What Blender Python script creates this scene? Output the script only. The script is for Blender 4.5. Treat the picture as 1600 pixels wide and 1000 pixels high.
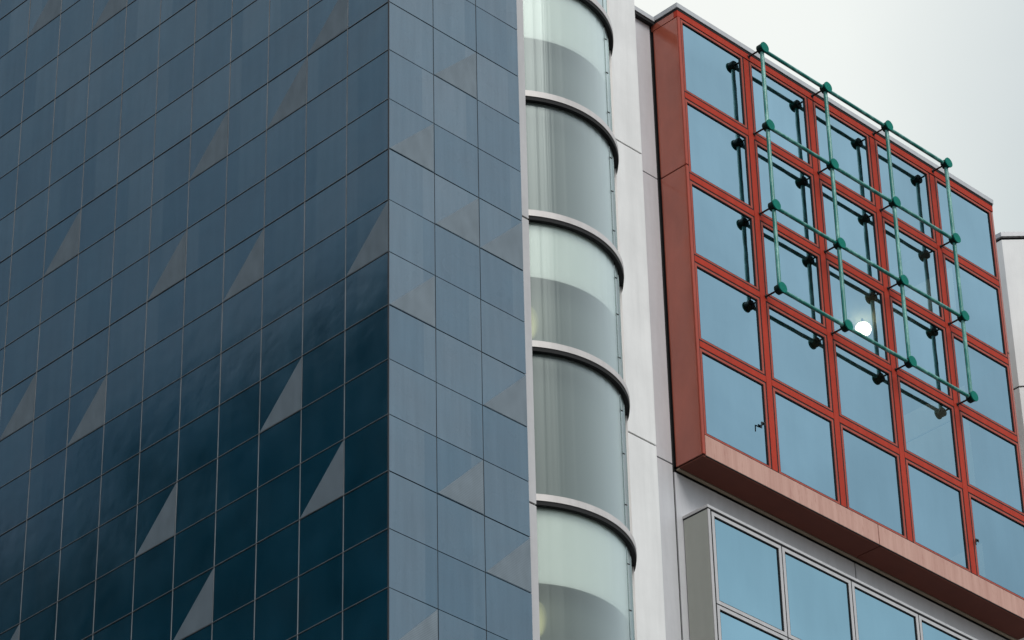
import bpy, bmesh, math, random
from mathutils import Vector, Matrix
R = math.radians
random.seed(7)
S = bpy.context.scene
for o in list(bpy.data.objects): bpy.data.objects.remove(o)

# ---------------------------------------------------------------- camera
CAM = Vector((-36.13777861566127, -39.0572893815553, -42.43022747178835))
YAW, PIT, ROL, FPX = 0.7811739862533126, 0.579817120449551, -0.02324880179493348, 5342.523939940331
def cam_axes():
    f = Vector((math.cos(YAW)*math.cos(PIT), math.sin(YAW)*math.cos(PIT), math.sin(PIT)))
    r = Vector((math.sin(YAW), -math.cos(YAW), 0)); u = r.cross(f)
    c, s = math.cos(ROL), math.sin(ROL)
    return r*c+u*s, u*c-r*s, f
CR, CU, CF = cam_axes()
cd = bpy.data.cameras.new('camera'); cam = bpy.data.objects.new('camera', cd); S.collection.objects.link(cam)
cam.matrix_world = Matrix(((CR.x, CU.x, -CF.x, CAM.x), (CR.y, CU.y, -CF.y, CAM.y), (CR.z, CU.z, -CF.z, CAM.z), (0, 0, 0, 1)))
cd.sensor_width = 36; cd.lens = FPX/1600*36; cd.clip_start = .5; cd.clip_end = 3000
S.camera = cam
def pj(x, y, z):
    v = Vector((x, y, z))-CAM; d = v.dot(CF)
    return 800+FPX*v.dot(CR)/d, 500-FPX*v.dot(CU)/d
GZ = -44.13                     # street level

# ---------------------------------------------------------------- world, sun, exposure
W = bpy.data.worlds.new('World'); S.world = W; W.use_nodes = True
nt = W.node_tree; nt.nodes.clear(); N = nt.nodes.new; Lk = nt.links.new
out = N('ShaderNodeOutputWorld')
SUN_EL, SUN_AZ = 48, -110        # azimuth from +X towards +Y
sky = N('ShaderNodeTexSky'); sky.sky_type = 'NISHITA'; sky.sun_disc = False
sky.sun_elevation = R(SUN_EL); sky.sun_rotation = R(90-SUN_AZ)
b1 = N('ShaderNodeBackground'); b1.inputs[1].default_value = .05; Lk(sky.outputs[0], b1.inputs[0])
tc = N('ShaderNodeTexCoord')
def vdot(v):
    n = N('ShaderNodeVectorMath'); n.operation = 'DOT_PRODUCT'; Lk(tc.outputs['Generated'], n.inputs[0]); n.inputs[1].default_value = v
    return n.outputs['Value']
def wramp(src, stops):
    r = N('ShaderNodeValToRGB'); e = r.color_ramp.elements
    while len(e) < len(stops): e.new(.5)
    for q, (p, c) in zip(e, stops): q.position = p; q.color = (*c, 1)
    Lk(src, r.inputs[0]); return r.outputs[0]
# heavy overcast: bright cloud overhead and to the south, thicker slate cloud to the west
c1 = wramp(vdot((.3, -.3, .9)), [(0, (.10, .115, .12)), (.19, (.29, .34, .36)), (.36, (.50, .53, .53)), (.52, (.90, .885, .79)), (.78, (.80, .80, .78)), (.95, (.92, .9, .86))])
# a slightly greyer bank of cloud low in the north-east
ma = N('ShaderNodeMath'); ma.operation = 'ADD'; ma.inputs[1].default_value = .5; Lk(vdot((.7071, -.7071, 0)), ma.inputs[0])
c2 = wramp(ma.outputs[0], [(0, (1, 1, 1)), (.555, (1, 1, .985)), (.60, (.94, .955, .945)), (.66, (.70, .735, .74)), (.85, (.88, .92, .93)), (1, (1, 1, 1))])
mx = N('ShaderNodeMixRGB'); mx.blend_type = 'MULTIPLY'; mx.inputs[0].default_value = 1; Lk(c1, mx.inputs[1]); Lk(c2, mx.inputs[2])
no = N('ShaderNodeTexNoise'); no.inputs['Scale'].default_value = 5; no.inputs['Detail'].default_value = 4; Lk(tc.outputs['Generated'], no.inputs['Vector'])
nr = wramp(no.outputs['Fac'], [(.3, (.9, .91, .92)), (.7, (1.04, 1.04, 1.03))])
mx2 = N('ShaderNodeMixRGB'); mx2.blend_type = 'MULTIPLY'; mx2.inputs[0].default_value = 1; Lk(mx.outputs[0], mx2.inputs[1]); Lk(nr, mx2.inputs[2])
c3 = wramp(vdot((0, 0, 1)), [(0, (.62, .64, .66)), (.50, (.72, .75, .76)), (.59, (.93, .94, .95)), (.63, (1, 1, 1))])
mx3 = N('ShaderNodeMixRGB'); mx3.blend_type = 'MULTIPLY'; mx3.inputs[0].default_value = 1; Lk(mx2.outputs[0], mx3.inputs[1]); Lk(c3, mx3.inputs[2]); mx2 = mx3
b2 = N('ShaderNodeBackground'); b2.inputs[1].default_value = 1; Lk(mx2.outputs[0], b2.inputs[0])
ad = N('ShaderNodeAddShader'); Lk(b1.outputs[0], ad.inputs[0]); Lk(b2.outputs[0], ad.inputs[1]); Lk(ad.outputs[0], out.inputs[0])
sd = bpy.data.lights.new('sun', 'SUN'); sd.energy = 1.5; sd.angle = R(30); sd.color = (1, .97, .93)
sun = bpy.data.objects.new('sun', sd); S.collection.objects.link(sun)
sv = Vector((math.cos(R(SUN_EL))*math.cos(R(SUN_AZ)), math.cos(R(SUN_EL))*math.sin(R(SUN_AZ)), math.sin(R(SUN_EL))))
sun.rotation_euler = sv.to_track_quat('Z', 'Y').to_euler(); sun.location = sv*60
S.view_settings.view_transform = 'Standard'; S.view_settings.look = 'None'; S.view_settings.exposure = .06; S.view_settings.gamma = 1

# ---------------------------------------------------------------- materials
class Mat:
    def __init__(s, name):
        s.m = bpy.data.materials.new(name); s.m.use_nodes = True; s.t = s.m.node_tree; s.t.nodes.clear()
        s.o = s.n('ShaderNodeOutputMaterial')
    def n(s, k, **kw):
        x = s.t.nodes.new(k)
        for a, b in kw.items(): setattr(x, a, b)
        return x
    def l(s, a, b): s.t.links.new(a, b)
    def pos(s, scale=(1, 1, 1)):
        g = s.n('ShaderNodeNewGeometry'); m = s.n('ShaderNodeVectorMath', operation='MULTIPLY'); m.inputs[1].default_value = scale
        s.l(g.outputs['Position'], m.inputs[0]); return m.outputs[0]
    def noise(s, scale=(1, 1, 1), sc=1, det=3, rough=.5):
        x = s.n('ShaderNodeTexNoise'); x.inputs['Scale'].default_value = sc; x.inputs['Detail'].default_value = det; x.inputs['Roughness'].default_value = rough
        s.l(s.pos(scale), x.inputs['Vector']); return x.outputs['Fac']
    def ramp(s, f, stops):
        r = s.n('ShaderNodeValToRGB'); e = r.color_ramp.elements
        while len(e) < len(stops): e.new(.5)
        for q, (p, c) in zip(e, stops): q.position = p; q.color = (*c, 1) if not isinstance(c, (int, float)) else (c, c, c, 1)
        s.l(f, r.inputs[0]); return r.outputs[0]
    def mix(s, a, b, fac=1, mode='MULTIPLY'):
        x = s.n('ShaderNodeMixRGB', blend_type=mode)
        for i, v in ((0, fac), (1, a), (2, b)):
            if isinstance(v, (int, float)): x.inputs[i].default_value = v if i == 0 else (v, v, v, 1)
            elif isinstance(v, tuple): x.inputs[i].default_value = (*v, 1)
            else: s.l(v, x.inputs[i])
        return x.outputs[0]
    def bump(s, h, dist, strength=1, normal=None):
        b = s.n('ShaderNodeBump'); b.inputs['Distance'].default_value = dist; b.inputs['Strength'].default_value = strength; s.l(h, b.inputs['Height'])
        if normal is not None: s.l(normal, b.inputs['Normal'])
        return b.outputs[0]
    def pbr(s, col, rough=.5, metal=0, normal=None, spec=.5, coat=0):
        p = s.n('ShaderNodeBsdfPrincipled')
        for k, v in (('Base Color', col), ('Roughness', rough), ('Metallic', metal), ('Specular IOR Level', spec), ('Coat Weight', coat)):
            if isinstance(v, tuple): p.inputs[k].default_value = (*v, 1)
            elif isinstance(v, (int, float)): p.inputs[k].default_value = v
            else: s.l(v, p.inputs[k])
        if normal is not None: s.l(normal, p.inputs['Normal'])
        return p.outputs[0]
    def end(s, sh): s.l(sh, s.o.inputs[0]); return s.m

def plain(name, col, rough=.5, metal=0, dirt=.15, streak=True, spec=.5, coat=0, bump=0):
    M = Mat(name)
    f = M.noise((3, 3, .35) if streak else (1, 1, 1), 1.6, 5, .6)
    f2 = M.noise((1, 1, 1), 6, 4)
    c = M.mix(col, M.ramp(f, [(.3, 1-dirt), (.65, 1.0)]))
    c = M.mix(c, M.ramp(f2, [(.3, 1-dirt*.4), (.7, 1.0)]))
    nm = M.bump(f2, bump) if bump else None
    return M.end(M.pbr(c, rough, metal, nm, spec, coat))

def cell_var(M, sc=1.2):
    # one random value per 1.2 m cladding panel, fixed to the wall
    g = M.n('ShaderNodeNewGeometry')
    a = M.n('ShaderNodeVectorMath', operation='ADD'); a.inputs[1].default_value = (.31, .31, 0)
    M.l(g.outputs['Position'], a.inputs[0])
    d = M.n('ShaderNodeVectorMath', operation='SCALE'); d.inputs['Scale'].default_value = 1/sc; M.l(a.outputs[0], d.inputs[0])
    f = M.n('ShaderNodeVectorMath', operation='FLOOR'); M.l(d.outputs[0], f.inputs[0])
    w = M.n('ShaderNodeTexWhiteNoise'); M.l(f.outputs[0], w.inputs['Vector'])
    return w

# blue enamelled glass cladding
M = Mat('blue_cladding_glass')
w = cell_var(M)
streak = M.noise((5, 5, .35), 1.3, 4, .6); patch = M.noise((1, 1, 1), .9, 3)
tint = M.ramp(w.outputs['Value'], [(0, (.142, .172, .198)), (.5, (.162, .190, .212)), (1, (.180, .206, .226))])
tint = M.mix(tint, M.ramp(streak, [(.3, .93), (.7, 1.04)]))
ringn = M.n('ShaderNodeTexNoise'); ringn.inputs['Scale'].default_value = 1.7; ringn.inputs['Detail'].default_value = 2; ringn.inputs['Distortion'].default_value = 1.2; M.l(M.pos(), ringn.inputs['Vector'])
tint = M.mix(tint, M.ramp(ringn.outputs['Fac'], [(.455, 1), (.475, .955), (.49, 1.03), (.52, 1)]))
rip = M.noise((1, 1, 1), .9, 2); rip2 = M.noise((1, 1, 1), 4, 2)
nm = M.bump(rip, .006); nm = M.bump(rip2, .0008, 1, nm)
gl = M.n('ShaderNodeBsdfGlossy'); M.l(tint, gl.inputs['Color']); M.l(M.ramp(patch, [(.3, .11), (.7, .17)]), gl.inputs['Roughness']); M.l(nm, gl.inputs['Normal'])
df = M.n('ShaderNodeBsdfDiffuse'); M.l(M.mix((.0, .030, .050), M.ramp(patch, [(.3, .8), (.7, 1.2)])), df.inputs['Color'])
a_ = M.n('ShaderNodeAddShader'); M.l(gl.outputs[0], a_.inputs[0]); M.l(df.outputs[0], a_.inputs[1])
m_blue = M.end(a_.outputs[0])

# ribbed grey metal of the triangular inlays
M = Mat('ribbed_grey_inlay')
wv = M.n('ShaderNodeTexWave', wave_type='BANDS', bands_direction='Z'); wv.inputs['Scale'].default_value = 9; wv.inputs['Distortion'].default_value = 0
M.l(M.pos(), wv.inputs['Vector'])
c = M.mix(M.ramp(wv.outputs['Fac'], [(.2, (.165, .20, .228)), (.7, (.225, .272, .308))]), M.ramp(M.noise((2, 2, 1), 2, 5), [(.3, .85), (.7, 1.05)]))
df = M.n('ShaderNodeBsdfDiffuse'); M.l(c, df.inputs['Color'])
gl = M.n('ShaderNodeBsdfGlossy'); gl.inputs['Color'].default_value = (.01, .013, .015, 1); gl.inputs['Roughness'].default_value = .4
a_ = M.n('ShaderNodeAddShader'); M.l(gl.outputs[0], a_.inputs[0]); M.l(df.outputs[0], a_.inputs[1])
m_inlay = M.end(a_.outputs[0])

m_joint = plain('dark_joint', (.012, .014, .017), .7, dirt=.3)
m_mull = plain('grey_mullion', (.31, .325, .34), .7, 0, dirt=.35, spec=.08)
m_mulldark = plain('brown_grey_gasket', (.10, .10, .105), .7, 0, dirt=.3, spec=.05)
m_strip = plain('pale_aluminium', (.55, .54, .54), .4, .15, dirt=.12)
m_white = Mat('white_render')
M = m_white
c = M.mix((.90, .90, .885), M.ramp(M.noise((1.4, 1.4, .12), 1.4, 6, .65), [(.3, .86), (.62, 1)]))
c = M.mix(c, M.ramp(M.noise((1, 1, 1), .8, 5, .6), [(.3, .90), (.7, 1)]))
m_white = M.end(M.pbr(c, .55, 0, M.bump(M.noise((1, 1, 1), 30, 3), .002)))
m_offwhite = plain('white_metal_panel', (.63, .63, .65), .4, 0, dirt=.09)
m_greyside = plain('grey_metal_panel', (.38, .39, .35), .38, 0, dirt=.06)
m_coping = plain('grey_coping', (.52, .53, .545), .4, .2, dirt=.12)
m_black = plain('black_gap', (.006, .006, .007), .8, dirt=.1)
m_red = plain('red_painted_frame', (.50, .052, .028), .6, 0, dirt=.16, spec=.1)
m_redlt = plain('weathered_red_frame', (.45, .085, .055), .5, 0, dirt=.2, spec=.2)
M = Mat('red_glossy_side_panel')
c = M.mix((.41, .105, .066), M.ramp(M.noise((1, 1, .5), .7, 5, .6), [(.35, .8), (.65, 1.1)]))
m_redside = M.end(M.pbr(c, .16, 0, M.bump(M.noise((1, 1, .7), 1.0, 2), .03), .6, .2))
# sun-faded pink sill with dark streaks running down
M = Mat('faded_pink_sill')
c = M.mix((.60, .35, .28), M.ramp(M.noise((3.3, 3.3, .15), 1.6, 6, .7), [(.3, (.80, .70, .68)), (.62, (1, 1, 1))]))
c = M.mix(c, (.30, .07, .05), M.ramp(M.noise((5, 5, 1.2), 1.8, 5, .7), [(.56, 0.), (.8, .6)]), 'MIX')
m_sill = M.end(M.pbr(c, .5))
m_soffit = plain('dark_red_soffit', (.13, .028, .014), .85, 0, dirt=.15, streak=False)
m_fascia = plain('bay_ring_metal', (.64, .61, .59), .4, .1, dirt=.12)
m_clip = plain('dark_metal', (.03, .035, .035), .4, .5, dirt=.1)
# weathered green tube paint
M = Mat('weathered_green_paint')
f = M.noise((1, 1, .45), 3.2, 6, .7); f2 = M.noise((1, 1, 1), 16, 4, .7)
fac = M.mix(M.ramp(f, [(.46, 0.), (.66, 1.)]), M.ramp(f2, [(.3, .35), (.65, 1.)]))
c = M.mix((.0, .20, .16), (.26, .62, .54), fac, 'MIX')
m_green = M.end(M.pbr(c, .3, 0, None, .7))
m_green2 = plain('green_node_paint', (.0, .22, .165), .6, 0, dirt=.25, streak=False, spec=.12)

m_nodeb = plain('dark_green_node_body', (.004, .028, .022), .6, 0, dirt=.3, streak=False, spec=.2)
# reflective window glass (solar coating: mostly mirror, a little see-through)
def window_glass(name, tint, thru, fac, rough=.012):
    M = Mat(name)
    gl = M.n('ShaderNodeBsdfGlossy'); gl.inputs['Roughness'].default_value = rough
    c = M.mix(tint, M.ramp(M.noise((1.4, 1.4, .3), 1, 4, .6), [(.35, .97), (.65, 1.02)]))
    oi = M.n('ShaderNodeObjectInfo'); c = M.mix(c, M.ramp(oi.outputs['Random'], [(0, .93), (1, 1.05)]))
    c = M.mix(c, M.ramp(M.noise((.35, .35, .35), 1, 2), [(.35, .95), (.65, 1.05)]))
    M.l(c, gl.inputs['Color'])
    M.l(M.bump(M.noise((1, 1, 1), .8, 2), .006), gl.inputs['Normal'])
    tr = M.n('ShaderNodeBsdfTransparent'); tr.inputs['Color'].default_value = (*thru, 1)
    x = M.n('ShaderNodeMixShader'); x.inputs[0].default_value = fac; M.l(gl.outputs[0], x.inputs[1]); M.l(tr.outputs[0], x.inputs[2])
    return M.end(x.outputs[0])
m_pane = window_glass('blue_solar_glass', (.295, .475, .572), (.7, .75, .6), .15)
m_pane2 = window_glass('pale_blue_solar_glass', (.345, .575, .675), (.6, .7, .62), .15)

# frosted curved glass
M = Mat('frosted_green_glass')
ang = M.noise((4, 4, .01), 1.0, 3, .5)
nm = M.bump(ang, .02)
gl = M.n('ShaderNodeBsdfGlossy'); gl.inputs['Roughness'].default_value = .3; gl.inputs['Color'].default_value = (.74, .84, .83, 1); M.l(nm, gl.inputs['Normal'])
tr = M.n('ShaderNodeBsdfRefraction'); tr.inputs['IOR'].default_value = 1.0; tr.inputs['Roughness'].default_value = .18
tr.inputs['Color'].default_value = (.95, 1, .97, 1)
tt = M.n('ShaderNodeBsdfTransparent'); tt.inputs['Color'].default_value = (.95, 1, .97, 1)
df = M.n('ShaderNodeBsdfDiffuse'); df.inputs['Color'].default_value = (.37, .43, .415, 1)
lw = M.n('ShaderNodeLayerWeight'); lw.inputs['Blend'].default_value = .42
fz = M.n('ShaderNodeMapRange', interpolation_type='SMOOTHSTEP'); fz.inputs['From Min'].default_value = .0; fz.inputs['From Max'].default_value = 1; fz.inputs['To Min'].default_value = .0; fz.inputs['To Max'].default_value = .95
M.l(lw.outputs['Facing'], fz.inputs['Value'])
x1 = M.n('ShaderNodeMixShader'); x1.inputs[0].default_value = .38
tl = M.n('ShaderNodeBsdfTranslucent'); tl.inputs['Color'].default_value = (.75, .85, .78, 1); x0 = M.n('ShaderNodeMixShader'); x0.inputs[0].default_value = .45
M.l(df.outputs[0], x0.inputs[1]); M.l(tl.outputs[0], x0.inputs[2]); M.l(tt.outputs[0], x1.inputs[1]); M.l(x0.outputs[0], x1.inputs[2])
x2 = M.n('ShaderNodeMixShader'); M.l(fz.outputs[0], x2.inputs[0]); M.l(x1.outputs[0], x2.inputs[1]); M.l(gl.outputs[0], x2.inputs[2])
m_frost = M.end(x2.outputs[0])
m_glassedge = window_glass('clear_glass_edge', (.45, .52, .50), (.5, .58, .55), .45, .05)
m_blind = plain('pale_lining', (.93, .93, .90), .7, 0, dirt=.05)
m_dim = plain('dim_lining', (.075, .09, .085), .7, 0, dirt=.12)
m_inner = plain('interior_dark', (.10, .10, .09), .8, 0, dirt=.1, streak=False)
m_ceil = plain('interior_ceiling', (.30, .29, .22), .8, 0, dirt=.1, streak=False)
def emit(name, col, st):
    M = Mat(name); e = M.n('ShaderNodeEmission'); e.inputs[0].default_value = (*col, 1); e.inputs[1].default_value = st
    return M.end(e.outputs[0])
m_lamp = emit('lamp_diffuser', (1, .97, .86), 22)
M = Mat('stair_lamp_glow'); e = M.n('ShaderNodeEmission'); e.inputs[0].default_value = (1, .97, .5, 1); e.inputs[1].default_value = .85
lwt = M.n('ShaderNodeLayerWeight'); lwt.inputs['Blend'].default_value = .5; trp = M.n('ShaderNodeBsdfTransparent'); x = M.n('ShaderNodeMixShader')
M.l(M.ramp(lwt.outputs['Facing'], [(0, .6), (.2, .36), (.45, .13), (.7, .03), (.9, 0.)]), x.inputs[0]); M.l(trp.outputs[0], x.inputs[1]); M.l(e.outputs[0], x.inputs[2])
m_lampy = M.end(x.outputs[0])
m_asphalt = plain('asphalt', (.05, .05, .052), .85, 0, dirt=.3, streak=False, bump=.004)
m_pave = plain('paving_concrete', (.30, .29, .28), .8, 0, dirt=.2, streak=False)
m_mark = plain('road_paint', (.7, .7, .68), .6, 0, dirt=.3, streak=False)
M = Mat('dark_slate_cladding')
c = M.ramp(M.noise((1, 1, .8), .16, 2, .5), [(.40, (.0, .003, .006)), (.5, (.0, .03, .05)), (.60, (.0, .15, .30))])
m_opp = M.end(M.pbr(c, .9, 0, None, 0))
m_opp2 = plain('grey_slate_cladding', (.12, .15, .17), .8, 0, dirt=.3, spec=.1)
m_oppw = plain('dark_window_glass', (.003, .04, .06), .5, 0, dirt=.1)
m_concrete = plain('grey_concrete_wall', (.25, .25, .25), .8, 0, dirt=.2)

# ---------------------------------------------------------------- builders
ORG = {}
def mesh_obj(name, bm, mat, parent=None, org=None, smooth=False):
    org = Vector(org) if org is not None else (ORG[parent.name].copy() if parent else Vector((0, 0, 0)))
    bmesh.ops.translate(bm, verts=bm.verts, vec=-org)
    me = bpy.data.meshes.new(name); bm.to_mesh(me); bm.free()
    if smooth: me.shade_smooth()
    me.materials.append(mat)
    o = bpy.data.objects.new(name, me); S.collection.objects.link(o)
    if parent: o.parent = parent; o.location = org-ORG[parent.name]
    else: o.location = org
    ORG[o.name] = org
    return o
def tag(o, label=None, cat=None, group=None, kind=None):
    for k, v in (('label', label), ('category', cat), ('group', group), ('kind', kind)):
        if v: o[k] = v
    return o
def thing(name, loc, label, cat, group=None):
    o = bpy.data.objects.new(name, None); S.collection.objects.link(o); o.location = loc; o.empty_display_size = .3
    ORG[o.name] = Vector(loc); return tag(o, label, cat, group)
def box(bm, x0, x1, y0, y1, z0, z1, bev=0):
    v = [bm.verts.new((x, y, z)) for x in (x0, x1) for y in (y0, y1) for z in (z0, z1)]
    fs = [bm.faces.new([v[i] for i in f]) for f in ((0, 1, 3, 2), (4, 6, 7, 5), (0, 4, 5, 1), (2, 3, 7, 6), (0, 2, 6, 4), (1, 5, 7, 3))]
    if bev:
        es = list({e for f in fs for e in f.edges})
        bmesh.ops.bevel(bm, geom=es, offset=bev, segments=2, affect='EDGES', profile=.5)
    return bm
def B(*a, **k): return box(bmesh.new(), *a, **k)
def tube(bm, p, q, r, n=14):
    p, q = Vector(p), Vector(q); d = (q-p).normalized(); a = d.orthogonal().normalized(); b = d.cross(a)
    rings = [[bm.verts.new(c+a*r*math.cos(2*math.pi*i/n)+b*r*math.sin(2*math.pi*i/n)) for i in range(n)] for c in (p, q)]
    for i in range(n): bm.faces.new((rings[0][i], rings[0][(i+1) % n], rings[1][(i+1) % n], rings[1][i]))
    bm.faces.new(rings[0][::-1]); bm.faces.new(rings[1]); return bm
def arc_wall(bm, cx, cy, r0, r1, a0, a1, z0, z1, n):
    # solid ring segment between radii r0<r1
    prev = None
    for i in range(n+1):
        t = R(a0+(a1-a0)*i/n); c, s = math.cos(t), math.sin(t)
        q = [bm.verts.new((cx+r*c, cy+r*s, z)) for r, z in ((r0, z0), (r1, z0), (r1, z1), (r0, z1))]
        if prev:
            for j in range(4): bm.faces.new((prev[j], prev[(j+1) % 4], q[(j+1) % 4], q[j]))
        else: bm.faces.new(q[::-1])
        prev = q
    bm.faces.new(prev)
    bmesh.ops.recalc_face_normals(bm, faces=bm.faces)
    return bm
def ngon_prism(bm, pts, z0, z1):
    lo = [bm.verts.new((x, y, z0)) for x, y in pts]; hi = [bm.verts.new((x, y, z1)) for x, y in pts]; n = len(pts)
    for i in range(n): bm.faces.new((lo[i], lo[(i+1) % n], hi[(i+1) % n], hi[i]))
    bm.faces.new(lo[::-1]); bm.faces.new(hi)
    bmesh.ops.recalc_face_normals(bm, faces=bm.faces); return bm

# ---------------------------------------------------------------- ground (below the frame, seen only in reflections)
tag(mesh_obj('ground', B(-900, 900, -900, 900, GZ-1.0, GZ-.15), m_asphalt), 'asphalt ground around the buildings', 'ground', kind='structure')
tag(mesh_obj('pavement', B(-5, 60, -6, 45, GZ-.15, GZ), m_pave), 'raised concrete pavement around the buildings', 'pavement', kind='structure')
tag(mesh_obj('road_marking', B(-15.1, -14.95, -60, 60, GZ-.15, GZ-.146), m_mark), 'white line painted along the road', 'road marking', kind='structure')

# ---------------------------------------------------------------- blue glass tower
H, WX, WY = 1.2, 1.2033, 1.2153
NX, NY, R0, R1 = 3, 18, -9, 37
twr = thing('blue_glass_tower', (0, 0, GZ), 'dark blue glass clad tower with grey triangular inlays, at the left', 'office tower')
mesh_obj('core_wall', B(.035, NX*WX-.02, .035, NY*WY-.02, GZ, -R0*H-.02), m_joint, twr)
mesh_obj('roof_cap', B(-.05, NX*WX+.05, -.05, NY*WY+.05, -R0*H, -R0*H+.12), m_coping, twr)
TL = {(0,4),(-2,0),(-1,-1),(-4,0),(-8,0),(-5,2),(-3,3),(-2,6),(-1,8),(-5,7),(-4,9),(-7,4),(-9,3),(-9,-6),(-7,-5),(-9,8),
      (-12,-3),(-13,4),(-1,13),(-6,12),(-3,-5),(-12,9)}
TR = {(1,0),(0,2),(1,3),(0,5),(2,3),(2,6),(1,8),(2,9),(0,11),(2,-3),(0,-4),(1,13)}
G = .009
def panel_geo(bm, side, c, k):
    rng = random.Random(c*131+k*17+side*5003)
    g = (.016 if side else .021) if k % 3 == 0 else (.009 if side else .013)
    z1, z0 = -k*H-g, -(k+1)*H+.006
    a0, a1 = (c*WX+G, (c+1)*WX-G) if side else ((-c)*WY+G, (-c+1)*WY-G)
    tz, ta = rng.gauss(0, .0014), rng.gauss(0, .0018)
    if side and k in (): pass
    def P(a, z, d):
        off = d+(a-(a0+a1)/2)*ta+(z-(z0+z1)/2)*tz
        return (a, off, z) if side else (off, a, z)
    # slim slab with a small chamfer round its face
    e = .0015 if side else .008
    ring = lambda i, d: [bm.verts.new(P(*q, d)) for q in ((a0+i, z0+i), (a1-i, z0+i), (a1-i, z1-i), (a0+i, z1-i))]
    back, mid, front = ring(0, .028), ring(0, .004), ring(e, 0)
    fs = [bm.faces.new(front)]
    for A_, B_ in ((back, mid), (mid, front)):
        for j in range(4): fs.append(bm.faces.new((A_[j], A_[(j+1) % 4], B_[(j+1) % 4], B_[j])))
    bmesh.ops.recalc_face_normals(bm, faces=fs)
    f = front; n = fs[0].normal.copy(); fs[0].normal_update()
    want = Vector((0, -1, 0)) if side else Vector((-1, 0, 0))
    if fs[0].normal.dot(want) < 0: bmesh.ops.reverse_faces(bm, faces=fs)
    return a0, a1, z0, z1
def tri_geo(side, a0, a1, z0, z1):
    # right triangle, 6 mm proud of the panel: foot of the outer side, foot and head of the inner side
    bm = bmesh.new(); d0, d1 = -.007, .001
    if side: far, near = a0+.012, a1-.012       # right face: right angle at the right
    else: far, near = a1-.012, a0+.012          # left face: right angle at the side towards the corner
    P = lambda a, z, d: (a, d, z) if side else (d, a, z)
    pts = [(far, z0+.012), (near, z0+.012), (near, z1-.012)]
    A_ = [bm.verts.new(P(*p, d0)) for p in pts]; B_ = [bm.verts.new(P(*p, d1)) for p in pts]
    bm.faces.new(A_); bm.faces.new(B_[::-1])
    for j in range(3): bm.faces.new((A_[j], A_[(j+1) % 3], B_[(j+1) % 3], B_[j]))
    bmesh.ops.recalc_face_normals(bm, faces=bm.faces); return bm
cells = []
for side in (0, 1):
    for c in (range(0, -NY, -1) if not side else range(NX)):
        for k in range(R0, R1):
            tri = (c, k) in (TR if side else TL)
            am = (c+.5)*WX if side else (-c+.5)*WY
            zc = -(k+.5)*H
            p = (am, 0, zc) if side else (0, am, zc)
            x, y = pj(*p)
            q = [pj(*((a, 0, z) if side else (0, a, z))) for a in (am-.6, am+.6) for z in (zc-.6, zc+.6)]
            xs, ys = [v[0] for v in q], [v[1] for v in q]
            w_ = max(0, min(1600, max(xs))-max(0, min(xs))); h_ = max(0, min(1000, max(ys))-max(0, min(ys)))
            cells.append((w_*h_+(1e7 if tri and w_*h_ > 60 else 0), side, c, k, tri))
cells.sort(key=lambda t: -t[0])
rest = bmesh.new()
for i, (ar, side, c, k, tri) in enumerate(cells):
    if i < 100:
        bm = bmesh.new(); ex = panel_geo(bm, side, c, k)
        zc = (ex[2]+ex[3])/2; am = (ex[0]+ex[1])/2
        p = mesh_obj('glass_panel', bm, m_blue, twr, org=(am, 0, zc) if side else (0, am, zc))
        if tri:
            mesh_obj('triangular_inlay', tri_geo(side, *ex), m_inlay, p); p['label'] = 'blue glass panel with a grey triangular inlay'
    else:
        ex = panel_geo(rest, side, c, k)
        if tri: mesh_obj('triangular_inlay', tri_geo(side, *ex), m_inlay, twr)
tag(mesh_obj('glass_panel', rest, m_blue, twr), kind='stuff')
for i in range(1, NY):
    bev = B(-.007, .033, i*WY-.007, i*WY+.007, GZ, -R0*H-.03); mesh_obj('mullion', bev, m_mull, twr)
for i in (1, 2):
    mesh_obj('mullion', B(i*WX-.005, i*WX+.005, .006, .033, GZ, -R0*H-.03), m_mulldark, twr)
mesh_obj('corner_trim', B(-.004, .008, -.004, .03, GZ, -R0*H-.03), m_mulldark, twr)
for k in range(-8, 16):          # thin aluminium lip under each dark horizontal joint
    z = -k*H+.004
    bm = B(-.008, .033, .012, NY*WY-.03, z-.003, z+.0065)
    mesh_obj('joint_lip', bm, m_mull, twr)

# ---------------------------------------------------------------- white wall building (walls behind everything)
wall = thing('white_wall_building', (12, 12, GZ), 'pale building wall between the curved glass bay and the red window box', 'building')
XW, YW = 11.76, 4.06
for z0, z1 in ((4.26, 14), (-3.65, 4.225), (-12, -3.685), (GZ, -12.035)):
    mesh_obj('pier_panel', B(3.64, XW, YW, YW+1.0, z0, z1, bev=.01), m_white, wall)
mesh_obj('pier_core', B(3.7, XW-.03, YW+.03, YW+.9, GZ, 13.9), m_black, wall)
for z0, z1, in ((4.26, 8.78), (-3.52, 4.225), (-12, -3.56), (GZ, -12.04)):
    mesh_obj('recessed_panel', B(XW+.002, 12.74, 4.5, 4.75, z0, z1), m_offwhite, wall)
mesh_obj('backing_wall', B(XW+.004, 12.83, 4.53, 7.5, GZ, 8.75), m_black, wall)
mesh_obj('coping', B(XW+.002, 12.78, 4.36, 7.6, 8.87, 9.00), m_coping, wall)
mesh_obj('shadow_gap', B(XW+.003, 12.78, 4.38, 4.8, 8.785, 8.868), m_black, wall)
# wall under the red box
for x0, x1 in ((12.80, 18.91), (18.95, 25.1)):
    mesh_obj('wall_panel', B(x0, x1, 4.5, 4.7, -16.0, -3.72), m_offwhite, wall)
mesh_obj('wall_backing', B(12.84, 26, 4.6, 16, GZ, -3.80), m_black, wall)
mesh_obj('roof_slab', B(12.84, 26, 5.0, 16, 8.60, 8.85), m_coping, wall)
mesh_obj('building_core', B(12.9, 26, 8.2, 16, -3.7, 8.55), m_inner, wall)

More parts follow.
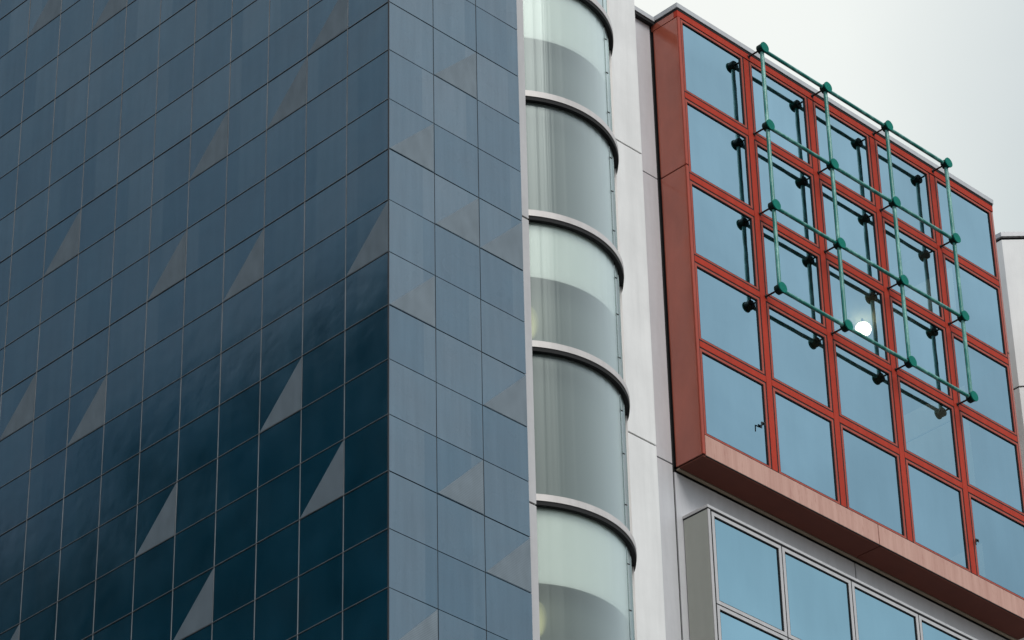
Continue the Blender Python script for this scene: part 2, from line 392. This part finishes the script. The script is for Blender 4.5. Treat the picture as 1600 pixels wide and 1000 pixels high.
# ---------------------------------------------------------------- red projecting window box
YR = 3.65; XL, XR = 12.82, 24.88; YB = 4.5
red = thing('red_window_box', (XL, YR, -3.7), 'red framed box of twenty five square blue panes projecting from the white wall', 'bay window')
bm = B(XL-.03, XR+.03, YR-.03, YB+.6, 8.92, 9.05); box(bm, XL, XR, YR+.02, YB+.6, 8.84, 8.90)
SE = 18.83
mesh_obj('coping', B(XL-.03, SE-.008, YR-.03, YB+.6, 8.91, 9.05, bev=.006), m_coping, red)
mesh_obj('coping', B(SE+.008, XR+.03, YR-.03, YB+.6, 8.91, 9.05, bev=.006), m_coping, red); bm.free()
mesh_obj('shadow_gap', B(XL-.008, XR+.008, YR-.008, YB+.5, 8.847, 8.909), m_black, red)
# top fascia, front and side
mesh_obj('top_fascia', B(XL, SE-.006, YR, YR+.12, 8.665, 8.845), m_red, red)
mesh_obj('top_fascia', B(SE+.006, XR, YR, YR+.12, 8.665, 8.845), m_red, red)
mesh_obj('side_fascia', B(XL, XL+.06, YR+.124, YB+.02, 8.665, 8.845), m_redside, red)
# side cladding
for z0, z1 in ((4.285, 8.645), (-3.60, 4.255)):
    mesh_obj('side_panel', B(XL, XL+.07, YR+.03, YB-.035, z0, z1, bev=.012), m_redside, red)
    mesh_obj('corner_post', B(XL-.004, XL+.085, YR-.012, YR+.026, z0, z1, bev=.012), m_redlt, red)
    mesh_obj('end_panel', B(XR-.07, XR, YR+.01, YB+.6, z0, z1, bev=.01), m_redside, red)
mesh_obj('end_trim', B(XR+.002, XR+.03, YR+.06, YR+.16, -3.6, 8.66), m_redlt, red)
mesh_obj('dark_lining', B(XL+.03, XL+.065, YR+.16, YB+3.6, -3.62, 8.66), m_black, red)
# sill band and soffit
mesh_obj('sill_band', B(XL+.105, SE-.012, YR-.005, YR+.08, -3.615, -3.085, bev=.006), m_sill, red)
mesh_obj('sill_band', B(SE+.012, XR-.01, YR-.005, YR+.08, -3.615, -3.085, bev=.006), m_sill, red)
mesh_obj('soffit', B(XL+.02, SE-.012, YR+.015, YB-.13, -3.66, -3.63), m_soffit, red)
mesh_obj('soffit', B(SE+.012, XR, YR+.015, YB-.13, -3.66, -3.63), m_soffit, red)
mesh_obj('soffit_trim', B(XL+.02, XR, YB-.12, YB-.03, -3.68, -3.645), plain('brown_trim', (.30, .24, .17), .6), red)
mesh_obj('soffit_backing', B(XL+.03, XR-.02, YR+.03, YB+.1, -3.63, -3.55), m_black, red)
# beams
VB = [15.275, 17.645, 20.015, 22.385]; HB = [6.365, 3.99, 1.68, -.655]
XLs = [12.925]+VB+[24.80]
Zs = [8.655, 6.365, 3.99, 1.68, -.655, -3.075]
for x in VB:
    mesh_obj('vertical_beam', B(x-.09, x+.09, YR+.004, YR+.12, -3.06, 8.625, bev=.004), m_red, red)
for z in HB:
    for i in range(5):
        x0 = XLs[i]+(.098 if i else .012); x1 = XLs[i+1]-(.098 if i < 4 else .012)
        mesh_obj('horizontal_beam', B(x0, x1, YR+.006, YR+.12, z-.086, z+.078, bev=.004), m_red, red)
bm = bmesh.new()
box(bm, XL+.09, XL+.10, YR+.05, YR+.14, -3.08, 8.66)
mesh_obj('gap_backing', bm, m_black, red)
# window prototype: frame with glazing bead, pane and handle as sub-parts
def ring(bm, x0, x1, z0, z1, t, y0, y1, tb=None):
    tb = tb or t
    box(bm, x0, x0+t, y0, y1, z0, z1); box(bm, x1-t, x1, y0, y1, z0, z1)
    box(bm, x0+t, x1-t, y0, y1, z1-t, z1); box(bm, x0+t, x1-t, y0, y1, z0, z0+tb)
def make_window(par, x0, x1, z0, z1, y, t, mf, mp, tb=None, tilt=(0, 0), closed=True):
    org = ((x0+x1)/2, y, (z0+z1)/2)
    bm = bmesh.new(); ring(bm, x0, x1, z0, z1, t, y, y+.08, tb)
    w = mesh_obj('window', bm, mf, par, org=org)
    tb = tb or t
    bm = bmesh.new(); ring(bm, x0+t, x1-t, z0+tb, z1-t, .02, y+.01, y+.075); mesh_obj('gasket', bm, m_black, w)
    a0, a1, c0, c1 = x0+t+.015, x1-t-.015, z0+tb+.015, z1-t-.015
    bm = bmesh.new(); yy = y+.035
    P = lambda a, z: (a, yy+(a-org[0])*tilt[0]+(z-org[2])*tilt[1], z)
    f = bm.faces.new([bm.verts.new(P(a0, c0)), bm.verts.new(P(a1, c0)), bm.verts.new(P(a1, c1)), bm.verts.new(P(a0, c1))])
    mesh_obj('pane', bm, mp, w)
    return w
def handle(win, x, y, z):
    bm = bmesh.new(); tube(bm, (x, y+.03, z+.03), (x, y-.05, z+.03), .02, 10); box(bm, x-.045, x+.045, y-.03, y-.015, z+.0, z+.07)
    tube(bm, (x, y-.05, z+.035), (x-.11, y-.05, z+.02), .016, 8); tube(bm, (x-.11, y-.05, z+.025), (x-.115, y-.05, z-.14), .014, 8)
    mesh_obj('handle', bm, m_clip, win)
for i in range(5):
    for j in range(5):
        rng = random.Random(i*9+j)
        x0 = XLs[i]+(.134 if i else .012); x1 = XLs[i+1]-(.134 if i < 4 else .012)
        z1 = Zs[j]-(.126 if j else .022); z0 = Zs[j+1]+(.118 if j < 4 else .016)
        w = make_window(red, x0, x1, z0, z1, YR+.01, .06, m_redlt, m_pane, tb=.045, tilt=(rng.uniform(-.0008, .0008), rng.uniform(-.0008, .0008)))
        if j == 4 and i in (0, 4): handle(w, 14.95 if i == 0 else 22.62, YR, -2.0 if i == 0 else -2.1)
# black backing strips behind the joints between frames and beams
bm = bmesh.new()
for x in VB: box(bm, x-.142, x+.142, YR+.014, YR+.09, -3.07, 8.662)
for z in HB: box(bm, XL+.1, XR-.08, YR+.0145, YR+.085, z-.135, z+.126)
box(bm, XL+.1, XR-.02, YR+.0142, YR+.085, 8.62, 8.664); box(bm, XL+.088, XL+.12, YR+.0138, YR+.08, -3.08, 8.66)
box(bm, XR-.1, XR+.001, YR+.0138, YR+.08, -3.08, 8.66); box(bm, XL+.1, XR, YR-.002, YR+.05, -3.637, -3.618); box(bm, XL+.1, XR, YR+.0, YR+.05, -3.083, -3.068)
mesh_obj('joint_backing', bm, m_black, red)
# interior: floors, back wall
for z in (8.55, 3.95, -.70, -3.5):
    if z > 8: mesh_obj('ceiling', B(XL+.07, XR-.08, YR+.15, 8.1, z-.05, z+.05), m_ceil, red)
    else: mesh_obj('floor_slab', B(XL+.07, XR-.08, YR+.16, 8.1, z, z+.12), m_ceil, red)
# ---------------------------------------------------------------- things seen inside the red box
lp = thing('ceiling_lamp', (20.5, 4.86, 3.95), 'round white lamp shining behind the blue glass, near the lattice centre', 'lamp')
mesh_obj('lamp_stem', tube(bmesh.new(), (20.5, 4.86, 3.95), (20.5, 4.86, 3.8), .03, 12), m_clip, lp)
bm = bmesh.new(); bmesh.ops.create_uvsphere(bm, u_segments=28, v_segments=18, radius=.205); bmesh.ops.scale(bm, vec=(1, 1, .9), verts=bm.verts); bmesh.ops.translate(bm, verts=bm.verts, vec=(20.52, 4.87, 3.66))
mesh_obj('lamp_globe', bm, m_lamp, lp, smooth=True)

# ---------------------------------------------------------------- white projecting window box
wx, wy, wz = 12.99, 3.755, -4.79
wb = thing('white_window_box', (wx, wy, -14), 'pale grey framed box of blue panes projecting below the red one', 'bay window')
mesh_obj('cap', B(wx-.01, 25.5, wy-.01, 4.497, wz-.07, wz, bev=.005), m_strip, wb)
mesh_obj('cap_gap', B(wx-.004, 25.4, wy-.004, 4.49, wz-.105, wz-.071), m_black, wb)
mesh_obj('side_panel', B(wx, wx+.06, wy+.02, 4.48, -16, wz-.105, bev=.01), m_greyside, wb)
mesh_obj('corner_post', B(wx-.004, wx+.075, wy-.01, wy+.017, -16, wz-.105, bev=.008), m_strip, wb)
mesh_obj('dark_lining', B(wx+.065, 25.3, wy+.4, 4.49, -16, wz-.12), m_inner, wb)
pass
XB = [13.095, 15.42, 17.80, 20.18, 22.56, 24.94]; ZB = [-4.905, -7.22, -9.57, -11.92, -14.27]
pass
bm = bmesh.new()
for x in XB: box(bm, x-.03, x+.03, wy+.004, wy+.06, -14.3, wz-.11)
for z in ZB: box(bm, XB[0], XB[-1], wy+.0045, wy+.055, z-.03, z+.03)
box(bm, 13.06, 13.10, wy+.0035, wy+.05, -14.3, wz-.11)
mesh_obj('joint_backing', bm, m_black, wb)
for i in range(5):
    for j in range(4):
        rng = random.Random(i*31+j)
        make_window(wb, XB[i]+.016, XB[i+1]-.016, ZB[j+1]+.016, ZB[j]-.016, wy, .085, m_strip, m_pane2, tilt=(rng.uniform(-.0012, .0012), rng.uniform(-.0012, .0012)))

# ---------------------------------------------------------------- green tube lattice
LX = [15.38, 17.73, 20.08, 22.43]; LZ = [8.77, 6.42, 4.07, 1.71]; LY = 3.22
lat = thing('green_tube_lattice', (15.43, LY, 1.76), 'weathered green lattice of tubes and round nodes in front of the red window box', 'lattice')
node0 = None
for i, x in enumerate(LX):
    for j, z in enumerate(LZ):
        if node0 is None:
            bm = tube(bmesh.new(), (x, LY-.085, z), (x, LY+.085, z), .122, 28)
            es = [e for e in bm.edges if len(e.link_faces) == 2 and any(len(f.verts) > 4 for f in e.link_faces)]
            bmesh.ops.bevel(bm, geom=es, offset=.012, segments=2, affect='EDGES')
            node0 = mesh_obj('node', bm, m_nodeb, lat, org=(x, LY, z))
            bm = tube(bmesh.new(), (x, LY-.115, z), (x, LY-.0855, z), .138, 28)
            cap0 = mesh_obj('node_cap', bm, m_green2, node0, org=(x, LY, z))
            bm = tube(bmesh.new(), (x, LY+.08, z), (x, YR+.006, z), .024, 10); tube(bm, (x, YR-.02, z), (x, YR+.006, z), .045, 12)
            br0 = mesh_obj('bracket', bm, m_clip, node0, org=(x, LY, z))
        else:
            n = node0.copy(); S.collection.objects.link(n); n.parent = lat; n.location = Vector((x, LY, z))-ORG[lat.name]
            k_ = cap0.copy(); S.collection.objects.link(k_); k_.parent = n
            b = br0.copy(); S.collection.objects.link(b); b.parent = n
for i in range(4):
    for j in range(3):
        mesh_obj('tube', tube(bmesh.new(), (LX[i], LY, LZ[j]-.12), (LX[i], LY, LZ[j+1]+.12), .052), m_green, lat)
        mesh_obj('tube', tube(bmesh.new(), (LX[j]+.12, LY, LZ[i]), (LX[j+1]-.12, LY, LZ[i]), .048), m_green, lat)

# ---------------------------------------------------------------- curved glass stair bay
cx, cy, RR = 5.564, 2.369, 2.396
bay = thing('curved_glass_bay', (cx, cy, GZ), 'tall curved bay of frosted green glass with grey ring bands', 'stair tower')
ZR = [10.0, 6.7, 3.35, .19, -2.82, -5.96, -9.45, -13.0, -16.5]
for q, z in enumerate(ZR):
    mesh_obj('ring_band', arc_wall(bmesh.new(), cx, cy, RR-.05, RR, 212, 372, z-.145, z, 90), m_fascia, bay, smooth=False)
    mesh_obj('ring_soffit', arc_wall(bmesh.new(), cx, cy, RR-.3, RR-.012, 212, 372, z-.235, z-.15, 90), m_black, bay)
    if q+1 < len(ZR):
        zt, zb = z-.15, ZR[q+1]-.0
        lit = q in (0, 2, 4, 6)
        g = mesh_obj('glass_panel', arc_wall(bmesh.new(), cx, cy, RR-.111, RR-.11, 212, 294, zb-.1, zt, 60), m_frost, bay)
        # replace the solid by a single sheet so light crosses it once
        bm = bmesh.new(); prev = None
        for i in range(61):
            t = R(212+(296-212)*i/60); v = [bm.verts.new((cx+(RR-.11)*math.cos(t), cy+(RR-.11)*math.sin(t), zz)) for zz in (zb-.1, zt)]
            if prev: bm.faces.new((prev[0], v[0], v[1], prev[1]))
            prev = v
        bmesh.ops.translate(bm, verts=bm.verts, vec=-ORG[bay.name]); bm.to_mesh(g.data); bm.free(); g.data.shade_smooth()
        bm = bmesh.new(); prev = None
        for i in range(13):
            t = R(297+(318-297)*i/12); v = [bm.verts.new((cx+(RR-.11)*math.cos(t), cy+(RR-.11)*math.sin(t), zz)) for zz in (zb-.1, zt)]
            if prev: bm.faces.new((prev[0], v[0], v[1], prev[1]))
            prev = v
        e = mesh_obj('side_glass', bm, m_frost, bay); e.data.shade_smooth()
        zm = zt-(zt-zb)*(.50 if q != 4 else .46)
        if lit:
            mesh_obj('pale_lining', arc_wall(bmesh.new(), cx, cy, RR-.18, RR-.165, 205, 316, zm, zt-.01, 60), m_blind, bay)
        mesh_obj('dim_lining', arc_wall(bmesh.new(), cx, cy, RR-.45, RR-.43, 200, 320, zb-.1, zt+.2, 60), m_dim, bay)
        for fz_ in (.2, .55, .85):
            t = R(296.5); zz = zb+(zt-zb)*fz_
            mesh_obj('glass_clip', B(cx+(RR-.1)*math.cos(t)-.01, cx+(RR-.1)*math.cos(t)+.06, cy+(RR-.1)*math.sin(t)-.012, cy+(RR-.1)*math.sin(t)+.012, zz-.007, zz+.007), m_clip, bay)
t = R(296.5)
mesh_obj('glass_edge', tube(bmesh.new(), (cx+(RR-.11)*math.cos(t), cy+(RR-.11)*math.sin(t), GZ), (cx+(RR-.11)*math.cos(t), cy+(RR-.11)*math.sin(t), 10), .014, 8), m_glassedge, bay)
t = R(306)
mesh_obj('glass_edge', tube(bmesh.new(), (cx+(RR-.11)*math.cos(t), cy+(RR-.11)*math.sin(t), GZ), (cx+(RR-.11)*math.cos(t), cy+(RR-.11)*math.sin(t), 10), .012, 8), m_glassedge, bay)
mesh_obj('rear_jamb', arc_wall(bmesh.new(), cx, cy, RR-.2, RR-.05, 319, 372, GZ, 10, 24), m_fascia, bay)
mesh_obj('lower_wall', arc_wall(bmesh.new(), cx, cy, RR-.2, RR-.06, 212, 318, GZ, -16.8, 40), m_fascia, bay)
# upright pale strip joining the bay to the blue tower
for z0, z1 in ((-3.15, 10.0), (-9.77, -3.19), (GZ, -9.81)):
    mesh_obj('edge_strip', B(3.66, 4.10, .30, .55, z0, z1, bev=.008), m_strip, bay)
mesh_obj('strip_backing', B(3.68, 4.07, .33, 2.5, GZ, 9.9), m_black, bay)
for n_, (th, z) in enumerate(((236, -5.3), (236, -11.95))):
    lab = ['small yellow lamp glowing through the frosted glass at mid height', 'small yellow lamp glowing through the frosted glass near the bottom edge'][n_]
    lx, ly = cx+(RR-.40)*math.cos(R(th)), cy+(RR-.40)*math.sin(R(th))
    l_ = thing('stair_lamp', (lx, ly, z), lab, 'lamp', 'lamps behind the frosted glass')
    bm = bmesh.new(); bmesh.ops.create_uvsphere(bm, u_segments=16, v_segments=10, radius=.26); bmesh.ops.scale(bm, vec=(.8, .8, 1.5), verts=bm.verts)
    bmesh.ops.translate(bm, verts=bm.verts, vec=(lx, ly, z)); mesh_obj('lamp_glass', bm, m_lampy, l_, smooth=True)
    mesh_obj('lamp_base', tube(bmesh.new(), (lx, ly, z), (cx+(RR-.52)*math.cos(R(th)), cy+(RR-.52)*math.sin(R(th)), z), .025, 10), m_clip, l_)

# ---------------------------------------------------------------- white tower at the right edge
K = Vector((28.49, 6.0, 0)); zt = 10.9
rt = thing('white_corner_tower', (30, 8, GZ), 'white tower with a flat grey coping at the right edge', 'building')
d45 = Vector((.7071, -.7071, 0)); s_ = Vector((.7071, .7071, 0))
def rt_pts(e):
    return [(K.x-e, K.y+2-0), (K.x-e, K.y-e*.4), (K.x+5*d45.x, K.y+5*d45.y-e*1.4), (K.x+9, K.y-3.5-e), (K.x+9, K.y+9)]
base = [(K.x, K.y+1.6), (K.x, K.y), (K.x+3.5, K.y-3.5), (K.x+8, K.y-3.5), (K.x+8, K.y+5), (K.x, K.y+5)]
JT = py_ = 6.2
for z0, z1 in ((5.93, 10.66), (0.6, 5.87), (GZ, .54)):
    mesh_obj('wall_panel', ngon_prism(bmesh.new(), base, z0, z1), m_white, rt)
inset = [(K.x+.04, K.y+1.5), (K.x+.04, K.y+.03), (K.x+3.52, K.y-3.45), (K.x+7.9, K.y-3.4), (K.x+7.9, K.y+4.9), (K.x+.04, K.y+4.9)]
mesh_obj('shadow_gap', ngon_prism(bmesh.new(), inset, GZ, 10.78), m_black, rt)
capp = [(K.x-.03, K.y+1.6), (K.x-.03, K.y-.02), (K.x+3.49, K.y-3.54), (K.x+8.03, K.y-3.54), (K.x+8.03, K.y+5), (K.x-.03, K.y+5)]
mesh_obj('coping', ngon_prism(bmesh.new(), capp, 10.76, 10.90), m_coping, rt)

# ---------------------------------------------------------------- dark block across the street (seen mirrored in the blue tower)
op = thing('street_block', (-32, 23, GZ), 'dark slate office block across the street, mirrored in the blue tower', 'building')
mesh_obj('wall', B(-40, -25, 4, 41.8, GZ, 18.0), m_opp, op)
mesh_obj('roof_parapet', B(-40.1, -24.9, 3.9, 41.9, 18.0, 18.5), m_opp, op)
mesh_obj('roof_plant_room', B(-36, -28, 34, 40, 18.5, 20.4), m_opp, op)
for k in range(9):
    for i in range(6):
        mesh_obj('window', B(-25.03, -24.9, 6+i*6, 10+i*6, 14.5-k*3.6, 16.6-k*3.6), m_oppw, op)

op2 = thing('street_block', (-32, 54, GZ), 'grey slate office block beside the dark one across the street', 'building')
mesh_obj('wall', B(-42, -26, 44, 66, GZ, 16.5), m_opp2, op2)
mesh_obj('roof_parapet', B(-42.1, -25.9, 43.9, 66.1, 16.5, 17.0), m_opp2, op2)
for k in range(8):
    for i in range(4):
        mesh_obj('window', B(-26.03, -25.9, 46+i*5, 49+i*5, 12.5-k*3.6, 14.6-k*3.6), m_oppw, op2)
